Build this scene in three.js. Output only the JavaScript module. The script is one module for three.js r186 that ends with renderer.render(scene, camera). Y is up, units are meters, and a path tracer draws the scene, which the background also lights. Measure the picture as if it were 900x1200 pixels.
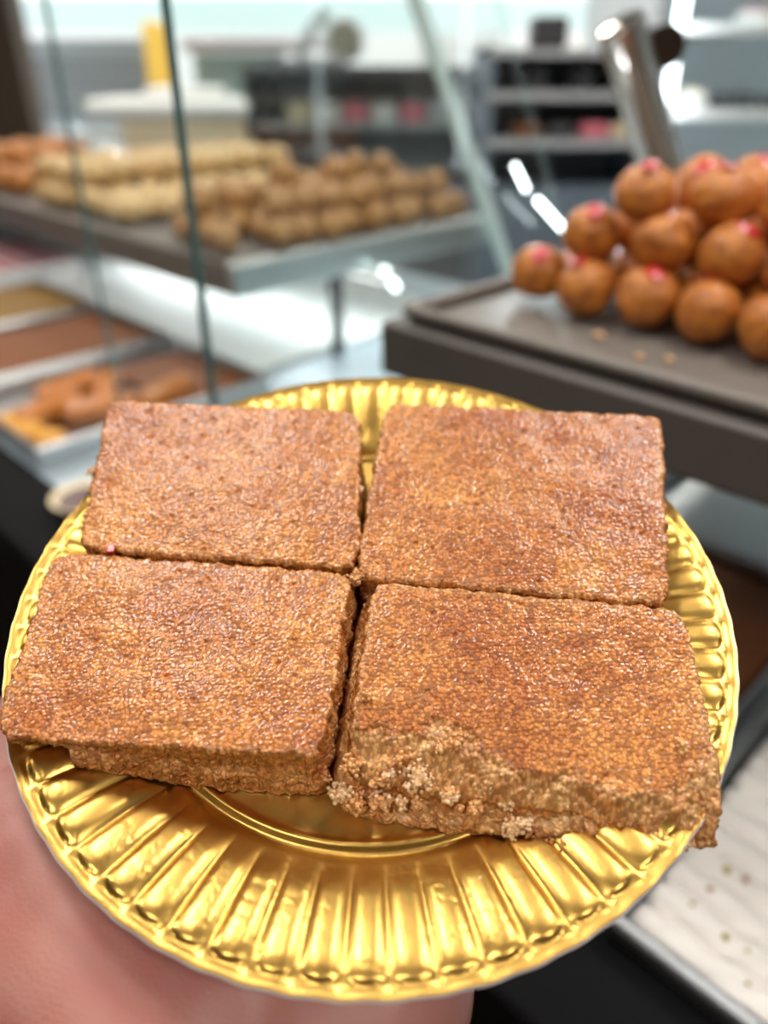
import * as THREE from 'three';
import { RoundedBoxGeometry } from 'three/addons/geometries/RoundedBoxGeometry.js';
import { mergeGeometries, mergeVertices } from 'three/addons/utils/BufferGeometryUtils.js';
import { ImprovedNoise } from 'three/addons/math/ImprovedNoise.js';
import { RectAreaLightUniformsLib } from 'three/addons/lights/RectAreaLightUniformsLib.js';
RectAreaLightUniformsLib.init();

// ---------------------------------------------------------------- camera, sky, sun, exposure
const scene = new THREE.Scene();
const camera = new THREE.PerspectiveCamera(67.38, 0.75, 0.02, 60);
camera.position.set(0, 1.5, 0);
camera.rotation.set(THREE.MathUtils.degToRad(-30.5), 0, 0);
camera.focus = 0.215;
camera.userData.fStop = 4.6;
camera.updateMatrixWorld();
const renderer = new THREE.WebGLRenderer({ antialias: true });
renderer.toneMapping = THREE.LinearToneMapping;
renderer.toneMappingExposure = 1.0;
renderer.shadowMap.enabled = true;
const SKY = new THREE.Color().setRGB(0.8, 0.94, 1.0);
scene.background = SKY;
scene.backgroundIntensity = 1.8;
const sun = new THREE.DirectionalLight(0xfff2de, 3.8);
sun.position.set(3, 12, 2); sun.target.position.set(0, 0, -8);
sun.castShadow = true; sun.shadow.mapSize.set(2048, 2048);
Object.assign(sun.shadow.camera, { left: -12, right: 12, top: 12, bottom: -12, near: 1, far: 40 });
scene.add(sun, sun.target);
const PANEL_POWER = 27, PANEL_COLOR = new THREE.Color().setRGB(1.0, 0.95, 0.88);

// ---------------------------------------------------------------- helpers
let seed = 7;
function rnd() { seed = (seed + 0x6D2B79F5) | 0; let t = Math.imul(seed ^ (seed >>> 15), 1 | seed); t = (t + Math.imul(t ^ (t >>> 7), 61 | t)) ^ t; return ((t ^ (t >>> 14)) >>> 0) / 4294967296; }
const rr = (a, b) => a + (b - a) * rnd();
const perlin = new ImprovedNoise();
const N3 = (x, y, z) => perlin.noise(x + 31.7, y + 17.3, z + 5.1);
const fbm = (x, y, z, o = 3) => { let s = 0, a = 0.5; for (let i = 0; i < o; i++) { s += a * N3(x, y, z); x *= 2.03; y *= 2.03; z *= 2.03; a *= 0.5; } return s; };
const clamp = (v, a = 0, b = 1) => Math.min(b, Math.max(a, v));
const sstep = (a, b, v) => { const t = clamp((v - a) / (b - a)); return t * t * (3 - 2 * t); };
const mix = (a, b, t) => a + (b - a) * t;
function hash2(i, j, k = 0) { let h = Math.imul(i, 374761393) ^ Math.imul(j, 668265263) ^ Math.imul(k, 2147483647 ^ 0x5bd1e995); h = Math.imul(h ^ (h >>> 13), 1274126177); h ^= h >>> 16; return (h >>> 0) / 4294967296; }
const wOut = { d: 0, id: 0 };
function worley(x, y, jitter = 0.85) {
  const xi = Math.floor(x), yi = Math.floor(y); let best = 9, id = 0;
  for (let i = -1; i <= 1; i++) for (let j = -1; j <= 1; j++) {
    const a = xi + i, b = yi + j;
    const dx = a + 0.5 + (hash2(a, b, 1) - 0.5) * jitter - x, dy = b + 0.5 + (hash2(a, b, 2) - 0.5) * jitter - y;
    const d = dx * dx + dy * dy; if (d < best) { best = d; id = hash2(a, b, 3); }
  }
  wOut.d = Math.sqrt(best); wOut.id = id; return wOut;
}
const used = {};
function numbered(n) { used[n] = (used[n] ?? -1) + 1; return used[n] ? `${n}_${String(used[n]).padStart(3, '0')}` : n; }
function shade(o) { o.castShadow = true; o.receiveShadow = true; return o; }
function tag(o, label, category, group) { o.userData.label = label; o.userData.category = category; if (group) o.userData.group = group; return o; }
function part(name, geo, m, parent, x = 0, y = 0, z = 0) {
  const o = shade(new THREE.Mesh(Array.isArray(geo) ? mergeGeometries(geo.map(flat)) : geo, m)); o.name = name; o.position.set(x, y, z); parent.add(o); return o;
}
function flat(g) { const n = g.index ? g.toNonIndexed() : g; for (const k of Object.keys(n.attributes)) if (!['position', 'normal', 'uv'].includes(k)) n.deleteAttribute(k); return n; }
function thing(name, label, category, pos = [0, 0, 0], turn = 0, group) {
  const o = new THREE.Group(); o.name = numbered(name); o.position.set(...pos); o.rotation.y = turn; scene.add(o); return tag(o, label, category, group);
}
function single(name, geo, m, label, category, pos = [0, 0, 0], turn = 0, group) {
  const o = part(numbered(name), geo, m, scene, ...pos); o.rotation.y = turn; return tag(o, label, category, group);
}
function struct(name, geo, m, pos = [0, 0, 0], turn = 0) { const o = part(name, geo, m, scene, ...pos); o.rotation.y = turn; o.userData.kind = 'structure'; return o; }
function dup(src, pos, rot, label, group) {
  const o = src.clone(); o.name = numbered(src.name.replace(/_\d+$/, '')); o.position.set(...pos); if (rot) o.rotation.set(...rot);
  o.userData = { ...src.userData }; if (label) o.userData.label = label; if (group) o.userData.group = group; scene.add(o); return o;
}
const bx = (w, h, d, x = 0, y = 0, z = 0) => new THREE.BoxGeometry(w, h, d).translate(x, y, z);
const rb = (w, h, d, r = 0.004, x = 0, y = 0, z = 0) => new RoundedBoxGeometry(w, h, d, 3, r).translate(x, y, z);
const cyl = (r0, r1, h, x = 0, y = 0, z = 0, s = 24) => new THREE.CylinderGeometry(r0, r1, h, s).translate(x, y, z);
function tubeBetween(a, b, r, s = 20) {
  const A = new THREE.Vector3(...a), B = new THREE.Vector3(...b), d = B.clone().sub(A), g = new THREE.CylinderGeometry(r, r, d.length(), s);
  g.applyQuaternion(new THREE.Quaternion().setFromUnitVectors(new THREE.Vector3(0, 1, 0), d.clone().normalize()));
  const m = A.add(B).multiplyScalar(0.5); return g.translate(m.x, m.y, m.z);
}
// the counters stand at 45 degrees to the room: xs runs away from the staff side, zs along the counter
const TURN = Math.PI / 4, Q = Math.SQRT1_2;
const at = (xs, y, zs) => [(xs + zs) * Q, y, (zs - xs) * Q];

function tex(size, fn, color = false, rep) {
  const d = new Uint8Array(size * size * 4);
  for (let j = 0; j < size; j++) for (let i = 0; i < size; i++) { const c = fn(i / size, j / size), k = 4 * (j * size + i); if (Array.isArray(c)) { d[k] = c[0]; d[k + 1] = c[1]; d[k + 2] = c[2]; } else d[k] = d[k + 1] = d[k + 2] = clamp(c) * 255; d[k + 3] = 255; }
  const t = new THREE.DataTexture(d, size, size); t.magFilter = THREE.LinearFilter; t.minFilter = THREE.LinearMipmapLinearFilter; t.generateMipmaps = true; t.wrapS = t.wrapT = THREE.RepeatWrapping;
  if (color) t.colorSpace = THREE.SRGBColorSpace; if (rep) t.repeat.set(rep, rep); t.needsUpdate = true; return t;
}
const lin = (r, g, b) => new THREE.Color().setRGB(r, g, b);
const std = (c, roughness = 0.6, metalness = 0, extra = {}) => new THREE.MeshStandardMaterial({ color: c, roughness, metalness, ...extra });
const phys = (c, roughness, extra = {}) => new THREE.MeshPhysicalMaterial({ color: c, roughness, ...extra });

// ---------------------------------------------------------------- materials
const brushed = tex(256, (u, v) => 0.5 + 0.35 * fbm(u * 4, v * 90, 1, 2) + 0.15 * fbm(u * 20, v * 20, 4, 2));
const speck = tex(256, (u, v) => 0.5 + 0.5 * fbm(u * 40, v * 40, 2, 3));
// semolina grains: a 50 mm tile, every grain a rounded bead with a tone of its own
const GT = 1024, GC = 46, gh = new Float32Array(GT * GT), gid = new Float32Array(GT * GT);
{
  const md = (v) => ((v % GC) + GC) % GC;
  for (let j = 0; j < GT; j++) for (let i = 0; i < GT; i++) {
    const x = i / GT * GC, y = j / GT * GC, xi = Math.floor(x), yi = Math.floor(y); let best = 9, id = 0;
    for (let a = -1; a <= 1; a++) for (let b = -1; b <= 1; b++) { const p = md(xi + a), q = md(yi + b), rs = 0.8 + 0.5 * hash2(p, q, 5); const dx = xi + a + 0.5 + (hash2(p, q, 1) - 0.5) * 0.8 - x, dy = yi + b + 0.5 + (hash2(p, q, 2) - 0.5) * 0.8 - y, d = Math.hypot(dx, dy) / rs; if (d < best) { best = d; id = hash2(p, q, 3); } }
    gh[j * GT + i] = clamp(1 - (best / 0.7) ** 2) * (0.6 + 0.4 * id); gid[j * GT + i] = id * 2 + (best < 0.4 ? 0.999 : 0) * 0 + Math.min(0.999, best) * 1e-3 * 0; if (best < 0.3 + 0.12 * id && id > 0.4) gid[j * GT + i] += 10;
  }
}
const gpix = (u, v) => Math.floor(v * GT + 0.5) % GT * GT + Math.floor(u * GT + 0.5) % GT;
const grainBump = tex(GT, (u, v) => gh[gpix(u, v)]);
const grainColor = tex(GT, (u, v) => { const q = gid[gpix(u, v)], pale = q > 9, id = (pale ? q - 10 : q) / 2; return pale ? [255, 244 - 14 * (1 - id), 226 - 30 * (1 - id)] : [mix(186, 214, id * 2), mix(164, 192, id * 2), mix(134, 168, id * 2)]; }, true);
const M = {
  gold: phys(lin(0.7, 0.425, 0.105), 0.31, { metalness: 1 }),
  paper: std(lin(0.62, 0.58, 0.6), 0.8),
  crust: phys(0xffffff, 0.55, { vertexColors: true, map: grainColor, bumpMap: grainBump, bumpScale: 0.00042, clearcoat: 0.6, clearcoatRoughness: 0.12 }),
  crumb: phys(0xffffff, 0.5, { vertexColors: true, map: grainColor, bumpMap: grainBump, bumpScale: 0.0005, clearcoat: 0.35, clearcoatRoughness: 0.18 }),
  clump: phys(0xffffff, 0.5, { vertexColors: true, clearcoat: 0.45, clearcoatRoughness: 0.2 }),
  skin: phys(0xffffff, 0.48, { vertexColors: true, clearcoat: 0.08, clearcoatRoughness: 0.4, bumpMap: speck, bumpScale: 0.0002 }),
  steel: std(lin(0.62, 0.63, 0.64), 0.28, 1, { bumpMap: brushed, bumpScale: 0.00015 }),
  polished: std(lin(0.42, 0.37, 0.33), 0.13, 1),
  paleSteel: std(lin(0.72, 0.76, 0.77), 0.34, 1),
  darkTray: std(lin(0.2, 0.175, 0.155), 0.52, 0.35, { bumpMap: speck, bumpScale: 0.0002 }),
  greyStone: std(lin(0.115, 0.1, 0.092), 0.5, 0.1, { bumpMap: speck, bumpScale: 0.0002 }),
  black: phys(lin(0.006, 0.006, 0.007), 0.7, { specularIntensity: 0.2 }),
  deck: std(lin(0.42, 0.5, 0.55), 0.35, 0.3),
  deckDark: std(lin(0.12, 0.14, 0.16), 0.4, 0.3),
  ball: phys(0xffffff, 0.55, { vertexColors: true, clearcoat: 0.25, clearcoatRoughness: 0.35 }),
  red: phys(lin(0.55, 0.012, 0.02), 0.3, { clearcoat: 0.6 }),
  yellowPastry: phys(lin(0.6, 0.36, 0.13), 0.55),
  amber: phys(lin(0.5, 0.17, 0.025), 0.3, { clearcoat: 0.6, clearcoatRoughness: 0.15 }),
  orange: phys(lin(0.72, 0.34, 0.03), 0.3, { clearcoat: 0.6, clearcoatRoughness: 0.15 }),
  brownCake: phys(lin(0.2, 0.062, 0.012), 0.6, { bumpMap: speck, bumpScale: 0.001 }),
  mustard: phys(lin(0.28, 0.15, 0.03), 0.6, { bumpMap: speck, bumpScale: 0.001 }),
  glass: new THREE.MeshPhysicalMaterial({ color: lin(0.95, 0.985, 0.975), roughness: 0.02, transmission: 1, thickness: 0, ior: 1.5 }),
  glassEdge: phys(lin(0.1, 0.2, 0.2), 0.25, { clearcoat: 0.5 }),
  paleEdge: phys(lin(0.62, 0.75, 0.72), 0.3),
  led: new THREE.MeshStandardMaterial({ color: 0xffffff, emissive: lin(0.85, 0.98, 1.0), emissiveIntensity: 7 }),
  panel: new THREE.MeshStandardMaterial({ color: 0xffffff, emissive: PANEL_COLOR, emissiveIntensity: 3 }),
  coconut: std(lin(0.86, 0.82, 0.78), 0.8, 0, { bumpMap: speck, bumpScale: 0.003 }),
  white: std(lin(0.8, 0.8, 0.78), 0.5),
  cream: std(lin(0.8, 0.66, 0.44), 0.6),
  ceiling: std(lin(0.5, 0.48, 0.45), 0.9),
  wall: std(lin(0.42, 0.39, 0.36), 0.85, 0, { bumpMap: speck, bumpScale: 0.0005 }),
  brownWall: std(lin(0.12, 0.085, 0.06), 0.7),
  floor: std(lin(0.13, 0.075, 0.05), 0.45),
  grey: std(lin(0.3, 0.31, 0.32), 0.6),
  lightGrey: std(lin(0.52, 0.54, 0.56), 0.6),
  greenGrey: std(lin(0.42, 0.5, 0.46), 0.7),
  yellow: std(lin(0.75, 0.46, 0.07), 0.6),
  blueGrey: std(lin(0.2, 0.26, 0.32), 0.4, 0.2),
  dark: std(lin(0.05, 0.05, 0.055), 0.5),
  pink: std(lin(0.75, 0.2, 0.26), 0.6),
  fridge: std(lin(0.6, 0.66, 0.69), 0.5),
};

// ---------------------------------------------------------------- room
const H = 2.75;
struct('floor', bx(8, 0.1, 8.2, 0, -0.05, -1.1), M.floor);
struct('ceiling', bx(8, 0.15, 8.2, 0, H + 0.075, -1.1), M.ceiling);
struct('wall_left', bx(0.2, H, 8.2, -3.9, H / 2, -1.1), M.brownWall);
struct('wall_right', bx(0.2, H, 8.2, 3.9, H / 2, -1.1), M.wall);
struct('wall_rear', bx(7.6, H, 0.2, 0, H / 2, 2.9), M.brownWall);
// shopfront side: a wide opening between two piers, lintel above
struct('wall_front', [bx(1.75, H, 0.2, -2.92, H / 2, -5.1), bx(2.0, H, 0.2, 2.8, H / 2, -5.1), bx(4.1, 0.3, 0.2, -0.1, H - 0.15, -5.1)], M.brownWall);
struct('pavement', bx(30, 0.1, 14, 0, -0.06, -12.2), std(lin(0.45, 0.43, 0.4), 0.85));

// ceiling light panels
for (const [x, z] of [[-1.5, -0.75], [-0.45, -0.75], [0.6, -0.75], [1.65, -0.75], [-1.5, -2.8], [-0.1, -2.8], [1.3, -2.8], [-0.6, 0.75], [0.8, 0.75]]) {
  const t = thing('ceiling_light', 'square white panel light on the ceiling', 'light', [x, H, z], 0, 'square ceiling lights');
  part('housing', rb(0.42, 0.03, 0.42, 0.008, 0, -0.015, 0), M.white, t);
  part('diffuser', rb(0.36, 0.014, 0.36, 0.005, 0, -0.033, 0), M.panel, t);
  const l = new THREE.RectAreaLight(PANEL_COLOR, z < -2 ? PANEL_POWER * 1.7 : PANEL_POWER, 0.36, 0.36); l.name = 'panel_light'; l.position.set(0, -0.043, 0); l.rotation.x = -Math.PI / 2; t.add(l);
}

// ---------------------------------------------------------------- gold plate
const PC = new THREE.Vector3(-0.0042, 1.356, -0.1943);
const PE = new THREE.Euler(0.2932, 0, 0.0129, 'ZYX');
function onPlate(o, x = 0, y = 0, z = 0) { o.rotation.copy(PE); o.position.copy(new THREE.Vector3(x, y, z).applyEuler(PE).add(PC)); return o; }
const BASE = -0.0115, FL = 62;
const lobeVar = Array.from({ length: FL }, () => [rr(0.75, 1.25), rr(-0.5, 0.5), rr(0, 100)]);
function profileY(r) {
  let y = BASE;
  y += 0.0011 * Math.exp(-(((r - 0.0728) / 0.0013) ** 2)) - 0.0006 * Math.exp(-(((r - 0.0755) / 0.0012) ** 2));
  if (r > 0.0745) { const t = clamp((r - 0.0745) / (0.1085 - 0.0745)); y += (0.0112) * (t + 0.12 * Math.sin(Math.PI * t)); }
  if (r > 0.1085) y += 0.0006 * sstep(0.1085, 0.11, r);
  return y;
}
function plateY(r, th) {
  let y = profileY(r);
  const f = ((th / (2 * Math.PI)) * FL + 10 * FL) % FL, k = Math.floor(f), t = f - k, [a, b, c] = lobeVar[k];
  if (r > 0.077) {
    const lobe = 1 - Math.pow(Math.abs(2 * t - 1), 3.2);
    let A = sstep(0.077, 0.087, r) * 0.00135 * a;
    const e0 = 0.1035 + 0.0008 * Math.cos(2 * Math.PI * (t - 0.5)), q = clamp((r - e0 + 0.004) / 0.0062); A *= Math.sqrt(Math.max(0, 1 - q * q));
    y += A * lobe + A * 0.5 * b * (t - 0.5);
    y -= 0.0004 * Math.exp(-(((r - 0.1066) / 0.0009) ** 2)) * lobe;
  }
  const x = r * Math.cos(th), z = r * Math.sin(th), on = sstep(0.072, 0.082, r);
  y += on * 0.00004 * fbm(x * 260 + c, z * 260, 3, 2);
  // fine creases running around the flange
  const cr = Math.abs(N3(th * 9, r * 420, c)); y -= on * (1 - sstep(0.105, 0.108, r)) * 0.00009 * (1 - sstep(0.0, 0.09, cr)) * sstep(0.0, 0.25, N3(x * 45, 7, z * 45) + 0.1);
  y += (1 - on) * 0.00006 * fbm(x * 160, z * 160, 8, 2);
  return y;
}
function plateGeo(offset, rMax, fluted = true) {
  const nt = FL * 18, rs = []; for (let i = 0; i <= 14; i++) rs.push(0.0001 + 0.0685 * i / 14); for (let i = 1; i <= 16; i++) rs.push(0.0686 + 0.0094 * i / 16); for (let i = 1; i <= 52; i++) rs.push(0.078 + (rMax - 0.078) * i / 52);
  const pos = [], uv = [], idx = [];
  rs.forEach((r) => { for (let j = 0; j < nt; j++) { const th = (j / nt) * 2 * Math.PI, wob = 1 + 0.0012 * sstep(0.1, 0.11, r) * Math.cos(th * FL); const x = r * wob * Math.cos(th), z = r * wob * Math.sin(th); pos.push(x, plateY(r, th) + offset, z); uv.push(x * 20, z * 20); } });
  for (let i = 0; i < rs.length - 1; i++) for (let j = 0; j < nt; j++) { const a = i * nt + j, b = i * nt + ((j + 1) % nt), c = a + nt, d = b + nt; idx.push(a, b, c, b, d, c); }
  const g = new THREE.BufferGeometry(); g.setAttribute('position', new THREE.Float32BufferAttribute(pos, 3)); g.setAttribute('uv', new THREE.Float32BufferAttribute(uv, 2)); g.setIndex(idx); g.computeVertexNormals(); return g;
}
{
  const foilBump = tex(512, (u, v) => { const w = 6.2831853; const a = Math.abs(N3(Math.cos(u * w) * 5, Math.sin(u * w) * 5 + v * 0, Math.cos(v * w) * 5 + 3 * Math.sin(v * w))); return 0.5 + 0.3 * fbm(Math.cos(u * w) * 9, Math.sin(u * w) * 9 + 4 * Math.cos(v * w), Math.sin(v * w) * 9, 3) - 0.25 * (1 - sstep(0, 0.06, a)); });
  M.gold.bumpMap = foilBump; M.gold.bumpScale = 0.00005;
  const t = thing('gold_paper_plate', 'round gold foil paper plate with fluted rim held above the counter', 'plate'); onPlate(t);
  part('gold_foil', plateGeo(0, 0.1095), M.gold, t);
  const pb = part('paper_backing', plateGeo(-0.0008, 0.10995), M.paper, t); pb.userData.label = 'white card underside and rim edge';
}

// ---------------------------------------------------------------- cake pieces
function restY(x, z) { const r = Math.hypot(x, z); if (r > 0.1) return mix(profileY(0.1) + 0.0014, -0.005, sstep(0.106, 0.114, r)); return r < 0.11 ? profileY(r) + (r > 0.078 ? 0.0014 : 0.0003) : -0.005; }
function cakePiece(o) {
  const [a, b, c, d] = o.corners, cx = (a[0] + b[0] + c[0] + d[0]) / 4, cz = (a[2] + b[2] + c[2] + d[2]) / 4, by = BASE;
  const W = Math.hypot(b[0] - a[0], b[2] - a[2]), Hh = Math.hypot(d[0] - a[0], d[2] - a[2]), st = 0.00031;
  const nu = Math.round(W / st), nv = Math.round(Hh / st), S = o.seed;
  const pos = [], uvs = [], col = [], idx = [], G = 1000 / 1.12; // grains about 1.1 mm across
  const R = 0.0014;
  const bary = (u, v) => [0, 1, 2].map((k) => mix(mix(a[k], b[k], u), mix(d[k], c[k], u), v));
  const crumbCol = (x, y, z, id) => {
    const n = fbm(x * 120 + S, y * 120, z * 120, 3) + 0.45 * (id - 0.5), t = clamp(0.5 + 1.1 * n + (o.pale || 0));
    return [mix(0.62, 0.97, t), mix(0.205, 0.65, t), mix(0.042, 0.32, t)];
  };
  for (let j = 0; j <= nv; j++) for (let i = 0; i <= nu; i++) {
    const u = i / nu, v = j / nv; let [x, y, z] = bary(u, v);
    const ex = Math.min(u, 1 - u) * W, ez = Math.min(v, 1 - v) * Hh, e = Math.min(ex, ez);
    // ragged outline
    const k = 1 - sstep(0, 0.005, e), m = 0.00055 * k;
    const nx = fbm(x * 330 + S, z * 330, 1.5, 4) * 1.8, nz = fbm(x * 330, z * 330 + S, 9.5, 4) * 1.8;
    x += nx * m * 2; z += nz * m * 2;
    // rounded corners
    if (ex < 0.006 && ez < 0.006) { const q = (1 - ex / 0.006) * (1 - ez / 0.006); x += (u < 0.5 ? 1 : -1) * 0.0016 * q; z += (v < 0.5 ? 1 : -1) * 0.0016 * q; }
    let drop = 0; if (e < R) drop = R - Math.sqrt(Math.max(0, R * R - (R - e) ** 2)); 
    y -= drop * 0.8 * (o.soft ?? 1);
    y += 0.0011 * fbm(x * 38 + S, z * 38, 4.4, 2) + 0.00045 * fbm(x * 150, z * 150 + S, 2.2, 2);
    let bare = 0;
    if (o.tear) { const tr = o.tear(u, (1 - v) * Hh, x, z, (1 - u) * W); y -= tr.drop; bare = tr.bare; }
    // grains
    const w = worley(x * G + S * 13, z * G * 1.0 + 5 * fbm(x * 30, z * 30, 1, 1)); const gd = clamp(1 - (w.d / 0.62) ** 2), id = w.id;
    const size = 0.55 + 0.45 * id; y += (0.0002 * size * gd) * (1 + 0.9 * bare);
    if (bare > 0.2) { const w2 = worley(x * 420 + S, z * 420); y += 0.0011 * bare * (clamp(1 - w2.d ** 2 * 1.8) - 0.4) * (0.4 + wOut.id); }
    // open pores
    const p = worley(x * 150 + S * 3, z * 150); if (p.id > 0.62) { const pr = 0.11 * (0.5 + p.id), dp = clamp(1 - p.d / pr); y -= 0.0009 * dp; }
    pos.push(x - cx, y - by, z - cz); uvs.push(x * 20 + S, z * 20 + 0.3 * S);
    // tone: toasted patches plus a tone for every grain
    const n = fbm(x * 26 + S, z * 26, 7.7, 3), f = fbm(x * 120, z * 120 + S, 3.3, 2);
    const t = clamp(0.43 + 1.0 * n + 0.45 * f + 0.42 * (id - 0.5) + (o.tone || 0)), T = clamp(t);
    let cc = [mix(0.5, 0.94, T), mix(0.15, 0.46, T), mix(0.022, 0.125, T)];
    if (bare > 0) { const q = crumbCol(x, y, z, id); const bb = clamp(bare * 1.2 + 0.6 * (fbm(x * 240, z * 240, S, 2))) * sstep(0, 0.15, bare); cc = cc.map((val, kk) => mix(val, q[kk], bb)); }
    if (e < 0.003) { const q = crumbCol(x, y, z, id), bb = 0.55 * sstep(0.003, 0.0004, e + 0.0012 * f); if (bb > 0) cc = cc.map((val, kk) => mix(val, q[kk], clamp(bb))); }
    col.push(...cc);
  }
  const ns = nu + 1;
  for (let j = 0; j < nv; j++) for (let i = 0; i < nu; i++) { const p = j * ns + i, q = p + 1, r = p + ns, s = r + 1; idx.push(p, r, q, q, r, s); }
  const top = new THREE.BufferGeometry(); top.setAttribute('position', new THREE.Float32BufferAttribute(pos, 3)); top.setAttribute('color', new THREE.Float32BufferAttribute(col, 3)); top.setAttribute('uv', new THREE.Float32BufferAttribute(uvs, 2)); top.setIndex(idx); top.computeVertexNormals();
  // sides
  const per = []; for (let i = 0; i < nu; i++) per.push([i, 0, 0]); for (let j = 0; j < nv; j++) per.push([nu, j, 1]); for (let i = nu; i > 0; i--) per.push([i, nv, 2]); for (let j = nv; j > 0; j--) per.push([0, j, 3]);
  const K = 34, sp = [], su = [], sc = [], si = [], L = per.length; let len = 0;
  const outw = [[0, -1], [1, 0], [0, 1], [-1, 0]];
  per.forEach(([i, j, side], n) => {
    const q = 3 * (j * ns + i), x0 = pos[q] + cx, y0 = pos[q + 1] + by, z0 = pos[q + 2] + cz; len += 0.00031;
    let ox = 0, oz = 0; const u = i / nu, v = j / nv; // blend outward direction near corners
    const wts = [sstep(0.006, 0, v * Hh), sstep(0.006, 0, (1 - u) * W), sstep(0.006, 0, (1 - v) * Hh), sstep(0.006, 0, u * W)]; wts.forEach((w, s) => { ox += w * outw[s][0]; oz += w * outw[s][1]; }); const l = Math.hypot(ox, oz) || 1; ox /= l; oz /= l;
    const flare = o.flare ? o.flare(side, u, v) : 0;
    for (let k = 0; k <= K; k++) {
      const t = k / K; let x = x0, z = z0; const g = flare * Math.sin(t * Math.PI / 2) ** 1.3; x += ox * g; z += oz * g;
      const yb = restY(x, z) ; let y = mix(y0, Math.min(yb, y0 - 0.002), t); const arc = t * (Math.abs(y0 - yb) + 1.1 * Math.abs(flare));
      if (k > 0) {
        const w = worley(len * 480 + S * 7, arc * 480 + S), gd = clamp(1 - w.d * w.d * 1.7), wid = w.id; const w2 = worley(len * G, arc * G), fd = clamp(1 - w2.d * w2.d * 2.2);
        const amp = Math.min(1, t * 6) * (1 - 0.75 * sstep(0.85, 1, t));
        const dd = amp * (0.0011 * fbm(x0 * 90 + S, arc * 130, z0 * 90, 3) * 2 + 0.0009 * (gd - 0.5) * (0.3 + wid) + 0.0003 * fd - 0.0005);
        x += ox * dd; z += oz * dd;
      }
      sp.push(x - cx, y - by, z - cz); su.push(len * 20 + S, arc * 20);
      const w = worley(len * G, arc * G); const cc = crumbCol(x, y, z, w.id);
      // the crust colour runs a little way down the sides, the syrup-soaked foot is amber
      const cr = sstep(0.3, 0.12, t + 0.35 * fbm(x * 160, y * 160, z * 160, 2)), ft = sstep(0.6, 0.95, t + 0.5 * fbm(x * 110, y * 110, z * 110 + S, 2));
      sc.push(mix(mix(cc[0], 0.66, cr), 0.5, ft * 0.7), mix(mix(cc[1], 0.28, cr), 0.18, ft * 0.7), mix(mix(cc[2], 0.06, cr), 0.03, ft * 0.7));
    }
  });
  for (let n = 0; n < L; n++) for (let k = 0; k < K; k++) { const p = n * (K + 1) + k, q = ((n + 1) % L) * (K + 1) + k; si.push(p, q, p + 1, q, q + 1, p + 1); }
  const c0 = sp.length / 3; sp.push(0, 0.0006, 0); su.push(0, 0); sc.push(0.4, 0.15, 0.03); for (let n = 0; n < L; n++) si.push(n * (K + 1) + K, ((n + 1) % L) * (K + 1) + K, c0);
  const sg = new THREE.BufferGeometry(); sg.setAttribute('position', new THREE.Float32BufferAttribute(sp, 3)); sg.setAttribute('color', new THREE.Float32BufferAttribute(sc, 3)); sg.setAttribute('uv', new THREE.Float32BufferAttribute(su, 2)); sg.setIndex(si); sg.computeVertexNormals();
  const t = thing('semolina_cake_piece', o.label, 'cake', [0, 0, 0], 0, 'semolina cake pieces on the gold plate'); onPlate(t, cx, by, cz);
  part('crust', top, M.crust, t).userData.label = 'browned grainy top crust'; part('crumb', sg, M.crumb, t).userData.label = 'moist golden crumb sides';
  t.userData.origin = undefined; delete t.userData.origin;
  return { t, cx, cz, by };
}
function clump(r, pal, sd) { // a knot of stuck-together grains
  const base = new THREE.IcosahedronGeometry(1, 1), n = Math.max(14, Math.round(70 * (r / 0.0025) ** 1.7)), P = [], C = [], Nn = []; let h = Math.floor(sd * 977) + 13;
  const hr = () => hash2(h++, 77, 3);
  const nb = base.attributes.position;
  for (let q = 0; q < n; q++) {
    const th = hr() * 6.283, cz = hr() * 2 - 1, rad = r * Math.cbrt(hr()) * 1.05, sx = Math.sqrt(1 - cz * cz), lump = 1 + 0.7 * N3(sx * Math.cos(th) * 1.4 + sd, cz * 1.4, sx * Math.sin(th) * 1.4);
    const ox = rad * lump * sx * Math.cos(th), oy = rad * lump * cz * 0.7, oz = rad * lump * sx * Math.sin(th), g = mix(0.00036, 0.00066, hr()), t = hr();
    for (let i = 0; i < nb.count; i++) { const x = nb.getX(i), y = nb.getY(i), z = nb.getZ(i), k = 1 + 0.35 * N3(x * 1.5 + q, y * 1.5, z * 1.5 + sd); P.push(ox + x * g * k, oy + y * g * k * 0.9, oz + z * g * k); Nn.push(x, y, z); C.push(mix(pal[0][0], pal[1][0], t), mix(pal[0][1], pal[1][1], t), mix(pal[0][2], pal[1][2], t)); }
  }
  { const k0 = new THREE.IcosahedronGeometry(r * 0.62, 3), kp = k0.attributes.position, kn = k0.attributes.normal; for (let i = 0; i < kp.count; i++) { P.push(kp.getX(i), kp.getY(i) * 0.7, kp.getZ(i)); Nn.push(kn.getX(i), kn.getY(i), kn.getZ(i)); C.push(...pal[0]); } }
  const g = new THREE.BufferGeometry(); g.setAttribute('position', new THREE.Float32BufferAttribute(P, 3)); g.setAttribute('normal', new THREE.Float32BufferAttribute(Nn, 3)); g.setAttribute('color', new THREE.Float32BufferAttribute(C, 3)); return g;
}
const PALE = [[0.8, 0.48, 0.22], [0.94, 0.7, 0.44]], TAN = [[0.62, 0.26, 0.07], [0.88, 0.52, 0.22]], BRN = [[0.32, 0.11, 0.03], [0.58, 0.24, 0.07]];
const cakeA = cakePiece({ seed: 3.1, tone: 0.06, label: 'wide tan cake piece with a tiny red speck on its even top', corners: [[-0.0955, 0.0175, -0.0755], [-0.0035, 0.0175, -0.068], [-0.0035, 0.0105, -0.0018], [-0.0918, 0.0105, -0.0108]] });
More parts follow.
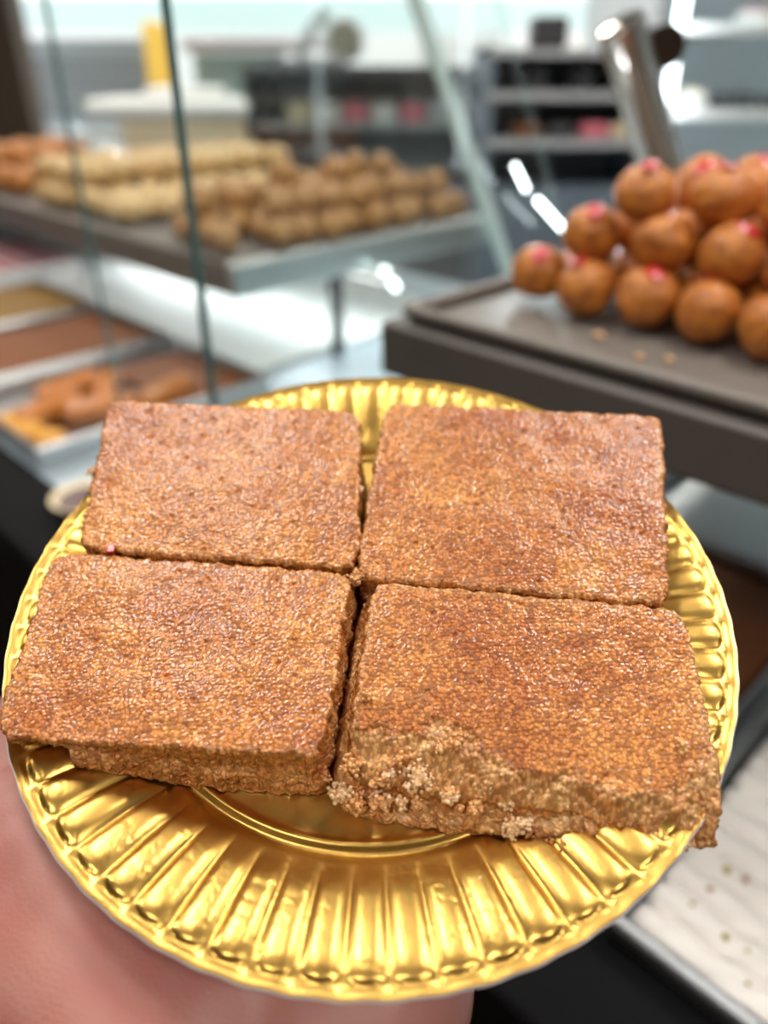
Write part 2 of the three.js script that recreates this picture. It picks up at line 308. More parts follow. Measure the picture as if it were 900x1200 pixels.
const cakeB = cakePiece({ seed: 8.4, tone: -0.09, label: 'largest reddish-brown cake piece with the smoothest unbroken top', corners: [[0.005, 0.0175, -0.072], [0.1025, 0.0175, -0.0635], [0.0875, 0.0105, 0.0132], [-0.0045, 0.0105, 0.0012]] });
const cakeC = cakePiece({ seed: 15.2, tone: 0.04, label: 'cake piece with pitted pale-grained top and a thin lip along its bottom edge', corners: [[-0.0995, 0.0098, -0.0105], [-0.0055, 0.0098, -0.0012], [-0.0115, 0.0085, 0.058], [-0.0985, 0.0085, 0.051]],
  flare: (side, u) => side === 2 ? -0.003 + 0.0052 * sstep(0.2, 0.24, u) : side === 1 ? 0.0015 : 0 });
const cakeD = cakePiece({ seed: 22.7, tone: -0.04, pale: 0.28, soft: 1, label: 'cake piece with torn crumbly pale front edge showing the inside', corners: [[0.0008, 0.01, 0.0028], [0.0915, 0.01, 0.0140], [0.0885, 0.0058, 0.0752], [-0.0058, 0.007, 0.0592]],
  tear: (u, df, x, z, dr) => {
    const n = fbm(x * 150, z * 150, 6.6, 3), left = sstep(0.5, 0.25, u);
    const width = mix(0.0075, 0.012, left) + 0.007 * n + 0.005 * Math.exp(-(((u - 0.27) / 0.08) ** 2)) + 0.008 * sstep(0.86, 1, u);
    const q = clamp(1 - df / Math.max(0.002, width)), side = sstep(0.008 + 0.005 * n, 0.001, dr) * sstep(0.04, 0.005, df); // worn right-hand edge
    return { drop: (q ** 1.25) * mix(0.0062, 0.0095, left) * (1 + 0.9 * n) + 0.0012 * sstep(0.02, 0.004, df) + 0.0012 * side, bare: clamp(sstep(0.02, 0.3, q) + 0.85 * side) };
  },
  flare: (side, u) => side === 2 ? mix(0.0062, 0.0022, sstep(0.2, 1, u)) : side === 3 ? 0.0058 : side === 1 ? -0.001 : 0 });
function crumbOn(ck, x, y, z, r, pal, sd) { const m = part('crumb_clump', clump(r, pal, sd), M.clump, ck.t, x - ck.cx, y - ck.by, z - ck.cz); m.rotation.set(sd, sd * 2, sd * 3); return m; }
[[0.037, -0.0055, 0.0705, 0.003, PALE, 1], [0.0395, -0.0048, 0.0695, 0.0022, PALE, 21], [0.0495, -0.0078, 0.0735, 0.0042, BRN, 2], [0.0435, -0.0075, 0.0725, 0.0032, BRN, 12], [0.022, 0.0052, 0.0525, 0.0022, TAN, 3], [0.0185, 0.0048, 0.054, 0.0017, TAN, 33], [0.0245, 0.0055, 0.0505, 0.0014, TAN, 31], [0.013, 0.001, 0.06, 0.0036, PALE, 4], [0.0085, 0.0035, 0.056, 0.002, TAN, 5], [-0.0048, 0.002, 0.057, 0.0026, TAN, 6], [-0.0075, -0.0035, 0.0622, 0.003, PALE, 7], [-0.004, -0.0055, 0.0642, 0.0034, TAN, 17], [0.0035, -0.0045, 0.0638, 0.003, PALE, 18], [0.0805, 0.007, 0.0555, 0.0018, TAN, 8], [0.0785, 0.006, 0.0575, 0.0014, TAN, 28], [-0.001, 0.0095, 0.041, 0.0014, TAN, 9], [0.0275, -0.003, 0.066, 0.0028, TAN, 11], [0.058, -0.005, 0.069, 0.003, TAN, 13], [0.0655, -0.0065, 0.0705, 0.0026, TAN, 14]]
  .forEach((q) => crumbOn(cakeD, ...q));
for (let k = 0; k < 24; k++) { const u = rr(0.02, 0.98), d = rr(0, 1), x = mix(-0.006, 0.088, u), z = mix(0.0545, 0.067, d) + 0.0105 * u, pal = rnd() < (u < 0.45 ? 0.55 : 0.25) ? PALE : TAN; crumbOn(cakeD, x, mix(0.0035, -0.0066, d ** 1.1), z, rr(0.001, 0.0024), pal, 200 + k); }
[[-0.008, 0.0088, 0.0035, 0.0018, TAN, 41], [-0.0052, 0.0085, 0.0012, 0.002, TAN, 42], [-0.0105, 0.004, 0.032, 0.0026, PALE, 43], [-0.0112, 0.0005, 0.037, 0.0028, TAN, 44], [-0.0125, -0.005, 0.0565, 0.0022, TAN, 45], [-0.05, -0.009, 0.0545, 0.0022, TAN, 46], [-0.03, -0.0093, 0.055, 0.002, TAN, 47], [-0.0965, 0.0075, 0.013, 0.0013, PALE, 48]].forEach((q) => crumbOn(cakeC, ...q));
[[-0.099, 0.004, -0.052, 0.002, PALE, 51], [-0.0975, 0.001, -0.047, 0.0022, TAN, 52], [-0.0035, 0.0118, -0.034, 0.0013, PALE, 53]].forEach((q) => crumbOn(cakeA, ...q));
[[0.1005, 0.011, -0.054, 0.0018, PALE, 61], [0.0995, 0.009, -0.049, 0.002, PALE, 62], [-0.003, 0.008, -0.0015, 0.0022, TAN, 63], [0.001, 0.0075, 0.0004, 0.0018, TAN, 64]].forEach((q) => crumbOn(cakeB, ...q));
{ // red sugar flecks
  const f = single('red_fleck', rb(0.0026, 0.0012, 0.003, 0.0004), M.red, 'red fleck lying in the seam between the two left cake pieces', 'fleck'); onPlate(f, -0.0808, 0.0112, -0.0098);
  const g = single('red_fleck', rb(0.0009, 0.0007, 0.0009, 0.0002), M.red, 'tiny red speck on the crust of the tan cake piece', 'fleck'); onPlate(g, -0.0742, 0.0131, -0.0352);
  const c = single('loose_crumb', clump(0.0014, PALE, 71), M.clump, 'small pale crumb lying on the gold flutes', 'crumb'); onPlate(c, 0.027, -0.0055, 0.0835);
  const s = single('syrup_drop', new THREE.SphereGeometry(0.0017, 16, 12).scale(0.8, 0.6, 1.1), M.amber, 'amber syrup drop in a groove of the plate rim', 'syrup drop'); onPlate(s, -0.0392, -0.0033, 0.0955);
}

// ---------------------------------------------------------------- hand under the plate
{
  const J = { wr: [-0.032, -0.062, 0.152], fa: [-0.018, -0.125, 0.29], el: [-0.012, -0.17, 0.4] };
  const bones = [ // a, b, ra, rb, blend
    [J.fa, J.el, 0.034, 0.039], [J.wr, J.fa, 0.0275, 0.034], [[-0.05, -0.06, 0.15], [-0.035, -0.12, 0.29], 0.021, 0.03],
    [[-0.014, -0.06, 0.15], [-0.005, -0.12, 0.29], 0.02, 0.028],
    [[-0.012, -0.045, 0.112], J.wr, 0.03, 0.027], [[0.002, -0.038, 0.098], [-0.006, -0.036, 0.04], 0.025, 0.0205],
    [[-0.06, -0.043, 0.112], J.wr, 0.029, 0.027], [[-0.072, -0.038, 0.09], [-0.1, -0.036, 0.062], 0.028, 0.022],
    [[-0.05, -0.044, 0.11], [-0.102, -0.04, 0.09], 0.027, 0.022],
    [[-0.03, -0.04, 0.09], [-0.05, -0.034, 0.015], 0.022, 0.018], [[-0.045, -0.04, 0.1], [-0.078, -0.035, 0.02], 0.022, 0.018],
    [[-0.02, -0.04, 0.09], [-0.027, -0.034, 0.015], 0.021, 0.0175], [[-0.078, -0.035, 0.02], [-0.005, -0.034, 0.03], 0.0175, 0.0165],
    // thumb
    [[-0.1, -0.038, 0.07], [-0.112, -0.037, 0.038], 0.02, 0.0155], [[-0.112, -0.037, 0.038], [-0.106, -0.034, 0.006], 0.0145, 0.012], [[-0.106, -0.034, 0.006], [-0.1, -0.03, -0.012], 0.012, 0.0095],
  ];
  const fingers = [[-0.078, 0.02, 0.078, 0.0095, -0.10], [-0.053, 0.012, 0.086, 0.0098, -0.04], [-0.028, 0.014, 0.08, 0.0093, 0.03], [-0.004, 0.026, 0.062, 0.0083, 0.12]];
  for (const [x, z, l, r, sp] of fingers) {
    const y0 = -0.034, p1 = [x + sp * l * 0.45, BASE - 0.013, z - l * 0.45], p2 = [x + sp * l * 0.75, BASE - 0.0118, z - l * 0.76], p3 = [x + sp * l, BASE - 0.0115, z - l];
    bones.push([[x, y0, z], p1, r * 1.25, r * 1.05], [p1, p2, r * 1.05, r * 0.95], [p2, p3, r * 0.95, r * 0.82]);
  }
  const segs = bones.map(([a, b, ra, rb2]) => ({ a, d: [b[0] - a[0], b[1] - a[1], b[2] - a[2]], ra, rb: rb2 })); segs.forEach((s) => { s.l2 = s.d[0] ** 2 + s.d[1] ** 2 + s.d[2] ** 2; });
  const field = (x, y, z) => {
    let r = 1, K = 0.011;
    for (const s of segs) {
      const px = x - s.a[0], py = y - s.a[1], pz = z - s.a[2], t = clamp((px * s.d[0] + py * s.d[1] + pz * s.d[2]) / s.l2);
      const dx = px - t * s.d[0], dy = py - t * s.d[1], dz = pz - t * s.d[2], d = Math.sqrt(dx * dx + dy * dy + dz * dz) - mix(s.ra, s.rb, t);
      const k = z < 0.01 ? 0.003 : K, h = Math.max(k - Math.abs(r - d), 0) / k; r = Math.min(r, d) - h * h * k * 0.25;
    }
    // skin folds at the thumb root
    if (x < -0.06 && z < 0.1) { const q = z - 0.055 + 0.35 * (x + 0.1); for (const o of [0, 0.011, -0.012]) r += 0.0016 * Math.exp(-(((q + o + 0.002 * Math.sin(x * 180)) / 0.0012) ** 2)); }
    const under = y - (profileY(Math.min(0.11, Math.hypot(x, z))) - 0.0016); // pressed against the underside of the plate
    const rad = Math.hypot(x, z); return rad < 0.113 ? Math.max(r, under) : r;
  };
  const geo = surfaceNet(field, [-0.165, -0.225, -0.11], [0.06, -0.003, 0.44], 0.0028);
  const p = geo.attributes.position, col = [];
  for (let i = 0; i < p.count; i++) { const x = p.getX(i), y = p.getY(i), z = p.getZ(i), n = fbm(x * 40, y * 40, z * 40, 3), m = fbm(x * 140, y * 140, z * 140 + 4, 2); col.push(0.46 + 0.13 * n, 0.185 + 0.13 * n + 0.04 * m, 0.15 + 0.11 * n + 0.04 * m); }
  geo.setAttribute('color', new THREE.Float32BufferAttribute(col, 3));
  const uv = []; for (let i = 0; i < p.count; i++) uv.push(p.getX(i) * 25, p.getZ(i) * 25); geo.setAttribute('uv', new THREE.Float32BufferAttribute(uv, 2));
  const t = thing('person', 'bare left hand and forearm of a person holding the gold plate from below, palm up', 'person'); onPlate(t);
  part('hand', geo, M.skin, t);
}
function surfaceNet(f, lo, hi, h) {
  const n = lo.map((v, k) => Math.ceil((hi[k] - v) / h) + 1), [nx, ny, nz] = n, val = new Float32Array(nx * ny * nz), id = (i, j, k) => i + nx * (j + ny * k);
  for (let k = 0; k < nz; k++) for (let j = 0; j < ny; j++) for (let i = 0; i < nx; i++) val[id(i, j, k)] = f(lo[0] + i * h, lo[1] + j * h, lo[2] + k * h);
  const vid = new Int32Array(nx * ny * nz).fill(-1), pos = [], idx = [];
  for (let k = 0; k < nz - 1; k++) for (let j = 0; j < ny - 1; j++) for (let i = 0; i < nx - 1; i++) {
    let c = 0, sx = 0, sy = 0, sz = 0; const C = []; for (let q = 0; q < 8; q++) C.push(val[id(i + (q & 1), j + ((q >> 1) & 1), k + (q >> 2))]);
    for (let a = 0; a < 8; a++) for (const bit of [1, 2, 4]) if (!(a & bit)) { const b = a | bit; if ((C[a] < 0) !== (C[b] < 0)) { const t = C[a] / (C[a] - C[b]); sx += (a & 1) + (bit === 1 ? t : 0); sy += ((a >> 1) & 1) + (bit === 2 ? t : 0); sz += (a >> 2) + (bit === 4 ? t : 0); c++; } }
    if (c) { vid[id(i, j, k)] = pos.length / 3; pos.push(lo[0] + (i + sx / c) * h, lo[1] + (j + sy / c) * h, lo[2] + (k + sz / c) * h); }
  }
  const quad = (a, b, c, d, flip) => { if (a < 0 || b < 0 || c < 0 || d < 0) return; if (flip) idx.push(a, c, b, a, d, c); else idx.push(a, b, c, a, c, d); };
  for (let k = 1; k < nz - 1; k++) for (let j = 1; j < ny - 1; j++) for (let i = 1; i < nx - 1; i++) {
    const s = val[id(i, j, k)] < 0;
    if (s !== val[id(i + 1, j, k)] < 0) quad(vid[id(i, j - 1, k - 1)], vid[id(i, j, k - 1)], vid[id(i, j, k)], vid[id(i, j - 1, k)], !s);
    if (s !== val[id(i, j + 1, k)] < 0) quad(vid[id(i - 1, j, k - 1)], vid[id(i - 1, j, k)], vid[id(i, j, k)], vid[id(i, j, k - 1)], !s);
    if (s !== val[id(i, j, k + 1)] < 0) quad(vid[id(i - 1, j - 1, k)], vid[id(i, j - 1, k)], vid[id(i, j, k)], vid[id(i - 1, j, k)], !s);
  }
  const g = new THREE.BufferGeometry(); g.setAttribute('position', new THREE.Float32BufferAttribute(pos, 3)); g.setIndex(idx); g.computeVertexNormals(); return g;
}

// ---------------------------------------------------------------- counter
{
  const t = thing('counter', 'black-edged shop counter with steel deck carrying the pastry trays', 'counter', at(0.2, 0, 0), TURN);
  part('cabinet', bx(1.1, 1.03, 3.6, 0.56, 0.515, -0.85), M.black, t);
  part('edge', rb(0.09, 0.05, 3.7, 0.008, 0.045, 1.045, -0.85), M.black, t);
  part('deck', bx(1.08, 0.03, 3.7, 0.631, 1.045, -0.85), M.deck, t).userData.label = 'pale steel deck';
}
function tray(label, x0, x1, z0, z1, y, h, m, group, rimM) { // open sheet tray with a rolled rim; corners given in the counter frame
  const w = x1 - x0, d = z1 - z0, t = thing('baking_tray', label, 'tray', at((x0 + x1) / 2, y, (z0 + z1) / 2), TURN, group), f = 0.006;
  part('pan', [rb(w - 0.01, 0.003, d - 0.01, 0.001, 0, 0.0015, 0), bx(0.002, h, d, -w / 2 + f / 2, h / 2, 0), bx(0.002, h, d, w / 2 - f / 2, h / 2, 0), bx(w, h, 0.002, 0, h / 2, -d / 2 + f / 2), bx(w, h, 0.002, 0, h / 2, d / 2 - f / 2)], m, t);
  const sh = []; const r = 0.005, P = (x, z) => [x * (w / 2), h, z * (d / 2)];
  [[-1, -1, 1, -1], [1, -1, 1, 1], [1, 1, -1, 1], [-1, 1, -1, -1]].forEach(([a, b, c, e]) => { sh.push(tubeBetween(P(a, b), P(c, e), r, 12)); sh.push(new THREE.SphereGeometry(r, 12, 8).translate(...P(a, b))); });
  part('rolled_rim', sh, rimM || m, t); return t;
}
const DECK = 1.0605;
// --- right raised shelf with the heap of fried balls
{
  const t = thing('raised_shelf', 'thick dark grey slab shelf carrying the tray of fried balls', 'shelf', at(0.41, 1.285, -0.415), TURN);
  part('slab', rb(0.75, 0.042, 1.0, 0.004, 0.375, 0.021, 0.5), M.greyStone, t);
  for (const [x, z] of [[0.68, 0.06], [0.68, 0.9]]) part('leg', cyl(0.012, 0.012, 1.285 - 1.06, x, -(1.285 - 1.06) / 2, z), M.steel, t);
  tray('dark steel tray under the heap of fried balls', 0.425, 1.02, -0.398, 0.12, 1.3275, 0.008, M.darkTray);
}
function ballGeo(r, sd, pal) {
  const g0 = new THREE.IcosahedronGeometry(r, 14); g0.deleteAttribute('normal'); g0.deleteAttribute('uv'); const g = mergeVertices(g0, 1e-6), p = g.attributes.position, v = new THREE.Vector3(), col = [];
  for (let i = 0; i < p.count; i++) { v.fromBufferAttribute(p, i).normalize(); const k = 1 + 0.11 * N3(v.x * 0.9 + sd + 0.37, v.y * 0.9 + 0.21, v.z * 0.9) + 0.04 * N3(v.x * 2.3 + sd, v.y * 2.3, v.z * 2.3) + 0.025 * fbm(v.x * 14, v.y * 14 + sd, v.z * 14, 2); const t = clamp(0.5 + 1.2 * fbm(v.x * 2.4, v.y * 2.4, v.z * 2.4 + sd, 3)); p.setXYZ(i, v.x * r * k, v.y * r * k * 0.94, v.z * r * k); col.push(mix(pal[0][0], pal[1][0], t), mix(pal[0][1], pal[1][1], t), mix(pal[0][2], pal[1][2], t)); }
  g.setAttribute('color', new THREE.Float32BufferAttribute(col, 3)); g.computeVertexNormals(); return g;
}
{
  const pal = [[0.36, 0.1, 0.012], [0.66, 0.23, 0.028]], r = 0.0215, protos = [];
  for (let k = 0; k < 4; k++) {
    const t = thing('fried_ball', 'golden fried dough ball with a red dab, heaped on the dark tray', 'pastry', [0, 0, 0], 0, 'fried balls heaped on the dark tray');
    part('dough', ballGeo(r, 3 + k * 7.3, pal), M.ball, t);
    const cap = new THREE.SphereGeometry(r * 1.03, 24, 10, 0, 6.2832, 0, 0.42), p = cap.attributes.position; for (let i = 0; i < p.count; i++) { const x = p.getX(i), y = p.getY(i), z = p.getZ(i), n = 1 + 0.25 * fbm(x * 120 + k, y * 120, z * 120, 2); p.setXYZ(i, x * n, y * 0.98 + 0.0006, z * n * 0.7); } cap.computeVertexNormals();
    part('red_dab', cap, M.red, t).userData.label = 'red sugar dab'; protos.push(t);
  }
  const y0 = 1.3535, spots = [[0.532, y0, -0.357], [0.516, y0, -0.303], [0.522, y0, -0.256], [0.52, y0, -0.209], [0.516, y0, -0.164], [0.516, y0, -0.119], [0.566, y0, -0.335], [0.565, y0, -0.281], [0.564, y0, -0.235], [0.562, y0, -0.188], [0.612, y0, -0.313], [0.61, y0, -0.262], [0.608, y0, -0.215], [0.66, y0, -0.3], [0.656, y0, -0.25], [0.654, y0, -0.2]];
  const y1 = y0 + 0.033; spots.push([0.542, y1, -0.32], [0.59, y1, -0.308], [0.543, y1, -0.262], [0.54, y1, -0.21], [0.536, y1, -0.164], [0.592, y1, -0.258], [0.588, y1, -0.21], [0.636, y1, -0.282], [0.636, y1, -0.232]);
  const y2 = y1 + 0.031; spots.push([0.548, y2, -0.284], [0.612, y2, -0.272], [0.566, y2, -0.236], [0.564, y2, -0.187], [0.612, y2, -0.222], [0.61, y2, -0.175], [0.655, y2, -0.25]);
  spots.forEach(([x, y, z], i) => { const w = at(x, y, z), rot = [rr(-0.5, 0.7), rr(0, 6.28), rr(-0.5, 0.5)]; if (i < 4) { protos[i].position.set(...w); protos[i].rotation.set(...rot); } else dup(protos[i % 4], w, rot); });
  for (let k = 0; k < 5; k++) single('loose_crumb', clump(0.0028, PALE, 80 + k), M.clump, 'small pale crumb beside the fried balls on the dark tray', 'crumb', at(rr(0.46, 0.49), 1.333, rr(-0.34, -0.1)), 0, 'crumbs on the dark tray');
}
// slanted steel post with cut top and glass clamp
{
  const b = [0.51, 1.0605, -1.06], a = [0.246, 1.532, -0.945];
  const t = thing('steel_post', 'polished slanted steel tube post behind the fried balls', 'post', b);
  const A = [0, 0, 0], B = a.map((v, i) => v - b[i]);
  part('tube', tubeBetween(A, B, 0.0245, 40), M.polished, t);
  const e = new THREE.SphereGeometry(0.0247, 32, 12, 0, 6.2832, 0, Math.PI / 2).scale(1, 0.12, 1); e.applyQuaternion(new THREE.Quaternion().setFromUnitVectors(new THREE.Vector3(0, 1, 0), new THREE.Vector3(...B).normalize())); e.translate(...B);
  part('end_cap', e, M.polished, t);
  const k = part('clamp', [new THREE.CylinderGeometry(0.022, 0.022, 0.03, 28).rotateX(Math.PI / 2), new THREE.CylinderGeometry(0.012, 0.012, 0.07, 20).rotateZ(Math.PI / 2).translate(-0.03, 0, 0)], M.polished, t, 0.306 - b[0], 1.512 - b[1], -0.99 - b[2]);
  k.userData.label = 'round steel glass clamp';
  part('base_flange', cyl(0.042, 0.042, 0.006, 0, 0.003, 0, 32), M.polished, t);
}
// --- lower trays, right
{
  tray('silver tray full of white coconut rolls', 0.269, 0.62, -0.093, 0.33, DECK, 0.028, M.paleSteel, undefined, std(lin(0.4, 0.42, 0.43), 0.45, 0.9));
  const n = 17, gs = [0, 1, 2].map((k) => { const g = new THREE.CapsuleGeometry(0.0105, 0.385, 6, 14, 60).rotateX(Math.PI / 2), p = g.attributes.position; for (let i = 0; i < p.count; i++) { const x = p.getX(i), y = p.getY(i), z = p.getZ(i), f = 1 + 0.8 * fbm(x * 170 + k * 9, y * 170, z * 120, 3); p.setXYZ(i, x * f, y * f + 0.0016 * N3(z * 60, k, 1), z); } g.computeVertexNormals(); return g; });
  const bit = [std(lin(0.42, 0.36, 0.08), 0.6), std(lin(0.4, 0.2, 0.08), 0.6)];
  for (let i = 0; i < n; i++) {
    const x = 0.287 + i * 0.0196, t = thing('coconut_roll', 'long white coconut-dusted roll lying in the silver tray', 'pastry', at(x, DECK + 0.0165, 0.118), TURN, 'white rolls in the silver tray');
    part('roll', gs[i % 3], M.coconut, t);
    for (let k = 0; k < 12; k++) part('nut_bit', new THREE.DodecahedronGeometry(rr(0.0012, 0.0028), 0), bit[k % 2], t, rr(-0.005, 0.005), 0.0105, rr(-0.18, 0.16));
  }
  tray('silver tray holding a brown baked slab below the raised shelf', 0.275, 0.665, -0.478, -0.105, DECK, 0.028, M.steel);
  single('cake_slab', rb(0.37, 0.022, 0.355, 0.004), M.brownCake, 'brown glossy baked slab filling a tray below the raised shelf', 'cake', at(0.47, DECK + 0.0145, -0.2915), TURN);
  // shallow pale steel tray behind it
  tray('empty pale steel tray tucked beneath the raised shelf', 0.682, 0.98, -0.33, 0.3, DECK, 0.024, M.paleSteel);
}
// --- lower trays, left
const trayGroup = 'trays on the left lower deck';
tray('steel tray with orange and yellow syrup pastries', 0.3, 0.655, -1.165, -0.9, DECK, 0.026, M.steel);
tray('steel tray holding a dark brown cake slab', 0.3, 0.655, -1.43, -1.175, DECK, 0.03, M.steel);
tray('steel tray holding a mustard brown cake slab', 0.3, 0.655, -1.7, -1.445, DECK, 0.03, M.steel);
single('cake_slab', rb(0.33, 0.022, 0.23, 0.004), M.brownCake, 'dark brown cake slab filling the middle left tray', 'cake', at(0.477, DECK + 0.0145, -1.302), TURN);
single('cake_slab', rb(0.33, 0.03, 0.23, 0.004), M.mustard, 'mustard brown cake slab in the tray beside the pink striped box', 'cake', at(0.477, DECK + 0.0185, -1.572), TURN);
{
  const logG = new THREE.CapsuleGeometry(0.018, 0.07, 8, 18).rotateZ(Math.PI / 2), p = logG.attributes.position; for (let i = 0; i < p.count; i++) { const x = p.getX(i), y = p.getY(i), z = p.getZ(i), f = 1 + 0.3 * fbm(x * 40, y * 60, z * 60, 2); p.setXYZ(i, x, y * f, z * f); } logG.computeVertexNormals();
  [[0.372, -1.03, 0.2], [0.425, -0.985, -0.4], [0.47, -1.05, 0.9], [0.43, -1.09, 0.1], [0.52, -0.97, 0.3]].forEach(([x, z, a]) => single('syrup_pastry', logG, M.amber, 'amber syrup-soaked pastry log in the steel tray', 'pastry', at(x, DECK + 0.021, z), TURN + a, 'amber pastry logs'));
  const yg = ballGeo(0.019, 44, [[0.6, 0.25, 0.02], [0.8, 0.42, 0.05]]).scale(1.2, 0.75, 1);
  [[0.322, -0.985], [0.332, -0.94], [0.318, -1.03]].forEach(([x, z]) => single('yellow_sweet', yg, M.ball, 'glossy yellow-orange sweet near the tray corner', 'pastry', at(x, DECK + 0.018, z), rr(0, 6), 'yellow sweets in the left tray'));
  const flatG = rb(0.13, 0.014, 0.2, 0.004); single('cake_slab', flatG, M.brownCake, 'flat brown pastry sheet lying beside the amber logs', 'cake', at(0.58, DECK + 0.0105, -1.03), TURN);
  // small dish on the black edge
  const t = thing('sauce_dish', 'small beige dish of dark red preserve by the black counter edge', 'dish', at(0.288, 1.0705, -0.752), TURN); t.scale.setScalar(0.78);
  part('dish', new THREE.LatheGeometry([[0, 0], [0.03, 0], [0.045, 0.02], [0.048, 0.022], [0.046, 0.024], [0.034, 0.012], [0, 0.01]].map((q) => new THREE.Vector2(...q)), 36), M.cream, t);
  part('preserve', cyl(0.038, 0.034, 0.004, 0, 0.016, 0, 28), phys(lin(0.06, 0.01, 0.006), 0.3), t);
  // pink striped box behind the mustard slab
  const b = thing('striped_box', 'low pink and white striped box behind the mustard slab', 'box', at(0.62, DECK, -1.9), TURN);
  part('body', rb(0.3, 0.05, 0.28, 0.004, 0, 0.025, 0), M.white, b); for (let k = 0; k < 7; k++) part('stripe', bx(0.024, 0.001, 0.28, -0.13 + k * 0.043, 0.0506, 0), M.pink, b);
}
single('white_board', rb(0.5, 0.012, 1.35, 0.003), M.white, 'white board lying on the deck below the display shelf', 'board', at(0.935, DECK + 0.006, -1.66), TURN);
{ // light bar under the display shelf
  const t = thing('shelf_light', 'slim light bar fixed under the display shelf', 'light', at(0.92, 1.198, -1.35), TURN);
  part('housing', rb(0.03, 0.012, 0.9, 0.003, 0, -0.006, 0), M.white, t); part('diffuser', bx(0.02, 0.004, 0.86, 0, -0.014, 0), M.panel, t);
  const l = new THREE.RectAreaLight(lin(0.9, 0.98, 1), 26, 0.02, 0.86); l.position.set(0, -0.018, 0); l.rotation.x = -Math.PI / 2; t.add(l);
}
// --- left upper shelf, its end glass and heap of brown balls
{
  const t = thing('display_shelf', 'pale steel display shelf holding the heap of brown balls', 'shelf', at(0.635, 1.2, -0.937), TURN);
  part('front_rail', rb(0.575, 0.05, 0.02, 0.004, 0.2875, 0.025, -0.01), M.paleSteel, t).userData.label = 'bright steel end rail';
  part('board', bx(0.575, 0.046, 1.7, 0.2875, 0.025, -0.87), M.darkTray, t);
  part('support_post', cyl(0.011, 0.011, 0.1385, 0.22, -0.0693, -0.03, 16), M.dark, t);
  part('support_post', cyl(0.011, 0.011, 0.126, 0.22, -0.0632, -1.6, 16), M.dark, t);
  const pal = [[0.3, 0.13, 0.035], [0.5, 0.26, 0.08]], g0 = [0, 1, 2].map((k) => ballGeo(0.0235, 60 + k * 5, pal));
  const brown = []; // heap: rows along the shelf, layers upward
  for (let j = 0; j < 5; j++) for (let i = 0; i < 9; i++) brown.push([0.755 + i * 0.051 + (j % 2) * 0.02, 1.271, -0.985 - j * 0.05]);
  for (let j = 0; j < 4; j++) for (let i = 0; i < 8; i++) if (hash2(i, j, 9) > 0.12) brown.push([0.785 + i * 0.051, 1.306, -1.012 - j * 0.05]);
  for (let i = 0; i < 5; i++) if (i !== 1) brown.push([0.84 + i * 0.053, 1.338, -1.07]);
  [[0.69, -1.06], [0.685, -1.115], [0.672, -1.01], [0.71, -1.16]].forEach(([x, z]) => brown.push([x, 1.273, z])); [[0.7, -1.085], [0.715, -1.13]].forEach(([x, z]) => brown.push([x, 1.313, z]));
  brown.forEach(([x, y, z], i) => single('brown_ball', g0[i % 3], M.ball, 'light brown sesame-coloured ball in the heap on the display shelf', 'pastry', at(x + rr(-0.009, 0.009), y + rr(-0.002, 0.002), z + rr(-0.009, 0.009)), rr(0, 6.28), 'brown balls on the display shelf'));
  const pal2 = [[0.45, 0.27, 0.09], [0.72, 0.52, 0.25]], g1 = [0, 1].map((k) => ballGeo(0.032, 90 + k * 5, pal2).scale(1.25, 0.75, 0.9));
  for (let j = 0; j < 5; j++) for (let i = 0; i < 8; i++) for (let l = 0; l < (j > 1 ? 2 : 1); l++) single('pale_pastry', g1[(i + j) % 2], M.ball, 'pale yellow puffed pastry heaped behind the brown balls', 'pastry', at(0.7 + i * 0.062 + l * 0.02, 1.273 + l * 0.042, -1.33 - j * 0.075 - l * 0.03), rr(0, 6.28), 'pale pastries on the display shelf');
  const g2 = ballGeo(0.03, 120, [[0.36, 0.12, 0.02], [0.58, 0.24, 0.05]]);
  for (let j = 0; j < 5; j++) for (let i = 0; i < 4; i++) single('orange_brown_bun', g2, M.ball, 'orange-brown bun at the far end of the display shelf', 'pastry', at(0.7 + i * 0.07, 1.277 + (j > 1 ? 0.03 : 0), -1.8 - j * 0.075), rr(0, 6.28), 'buns on the display shelf');
}
// glass end panels of the two case bays: profile in xs / y, slanted on the customer side
function panel(label, zs, pts, edgeTint) {
  const sh = new THREE.Shape(pts.map(([x, y]) => new THREE.Vector2(x, y))), g = new THREE.ShapeGeometry(sh);
  const t = thing('glass_panel', label, 'glass panel', at(0, 0, zs), TURN);
  part('pane', g, M.glass, t);
  const th = 0.008, [a, b, c, d] = pts;
  part('rear_edge', bx(0.0025, b[1] - a[1], th, a[0], (a[1] + b[1]) / 2, 0), M.glassEdge, t);
  const L = Math.hypot(d[0] - c[0], d[1] - c[1]), e = bx(edgeTint ? 0.022 : 0.004, L, edgeTint ? 0.012 : th); e.rotateZ(-Math.atan2(c[0] - d[0], c[1] - d[1])); e.translate((c[0] + d[0]) / 2, (c[1] + d[1]) / 2, 0);
  part('slanted_edge', e, edgeTint ? M.paleEdge : M.glass, t); return t;
}
panel('near clear glass divider with a dark teal upright edge', -0.49, [[0.302, 1.0605], [0.302, 1.95], [0.36, 1.95], [0.86, 1.2]].concat([[0.86, 1.0605]]), false);
panel('far glass end panel with pale slanted edge beside the heap of brown balls', -0.925, [[0.427, 1.098], [0.427, 1.95], [0.75, 1.95], [1.29, 1.115]].concat([[1.29, 1.098]]), true);
// sloped customer-side glass of the right bay
{
  const t = thing('sloped_glass', 'sloped front glass of the display case behind the steel post', 'glass panel', at(1.26, 1.2, -0.46), TURN);
  const g = new THREE.PlaneGeometry(1.5, 0.9).rotateY(Math.PI / 2).translate(0, 0.45, 0.75).rotateZ(Math.atan2(0.5, 0.75)); part('pane', g, M.glass, t);
}
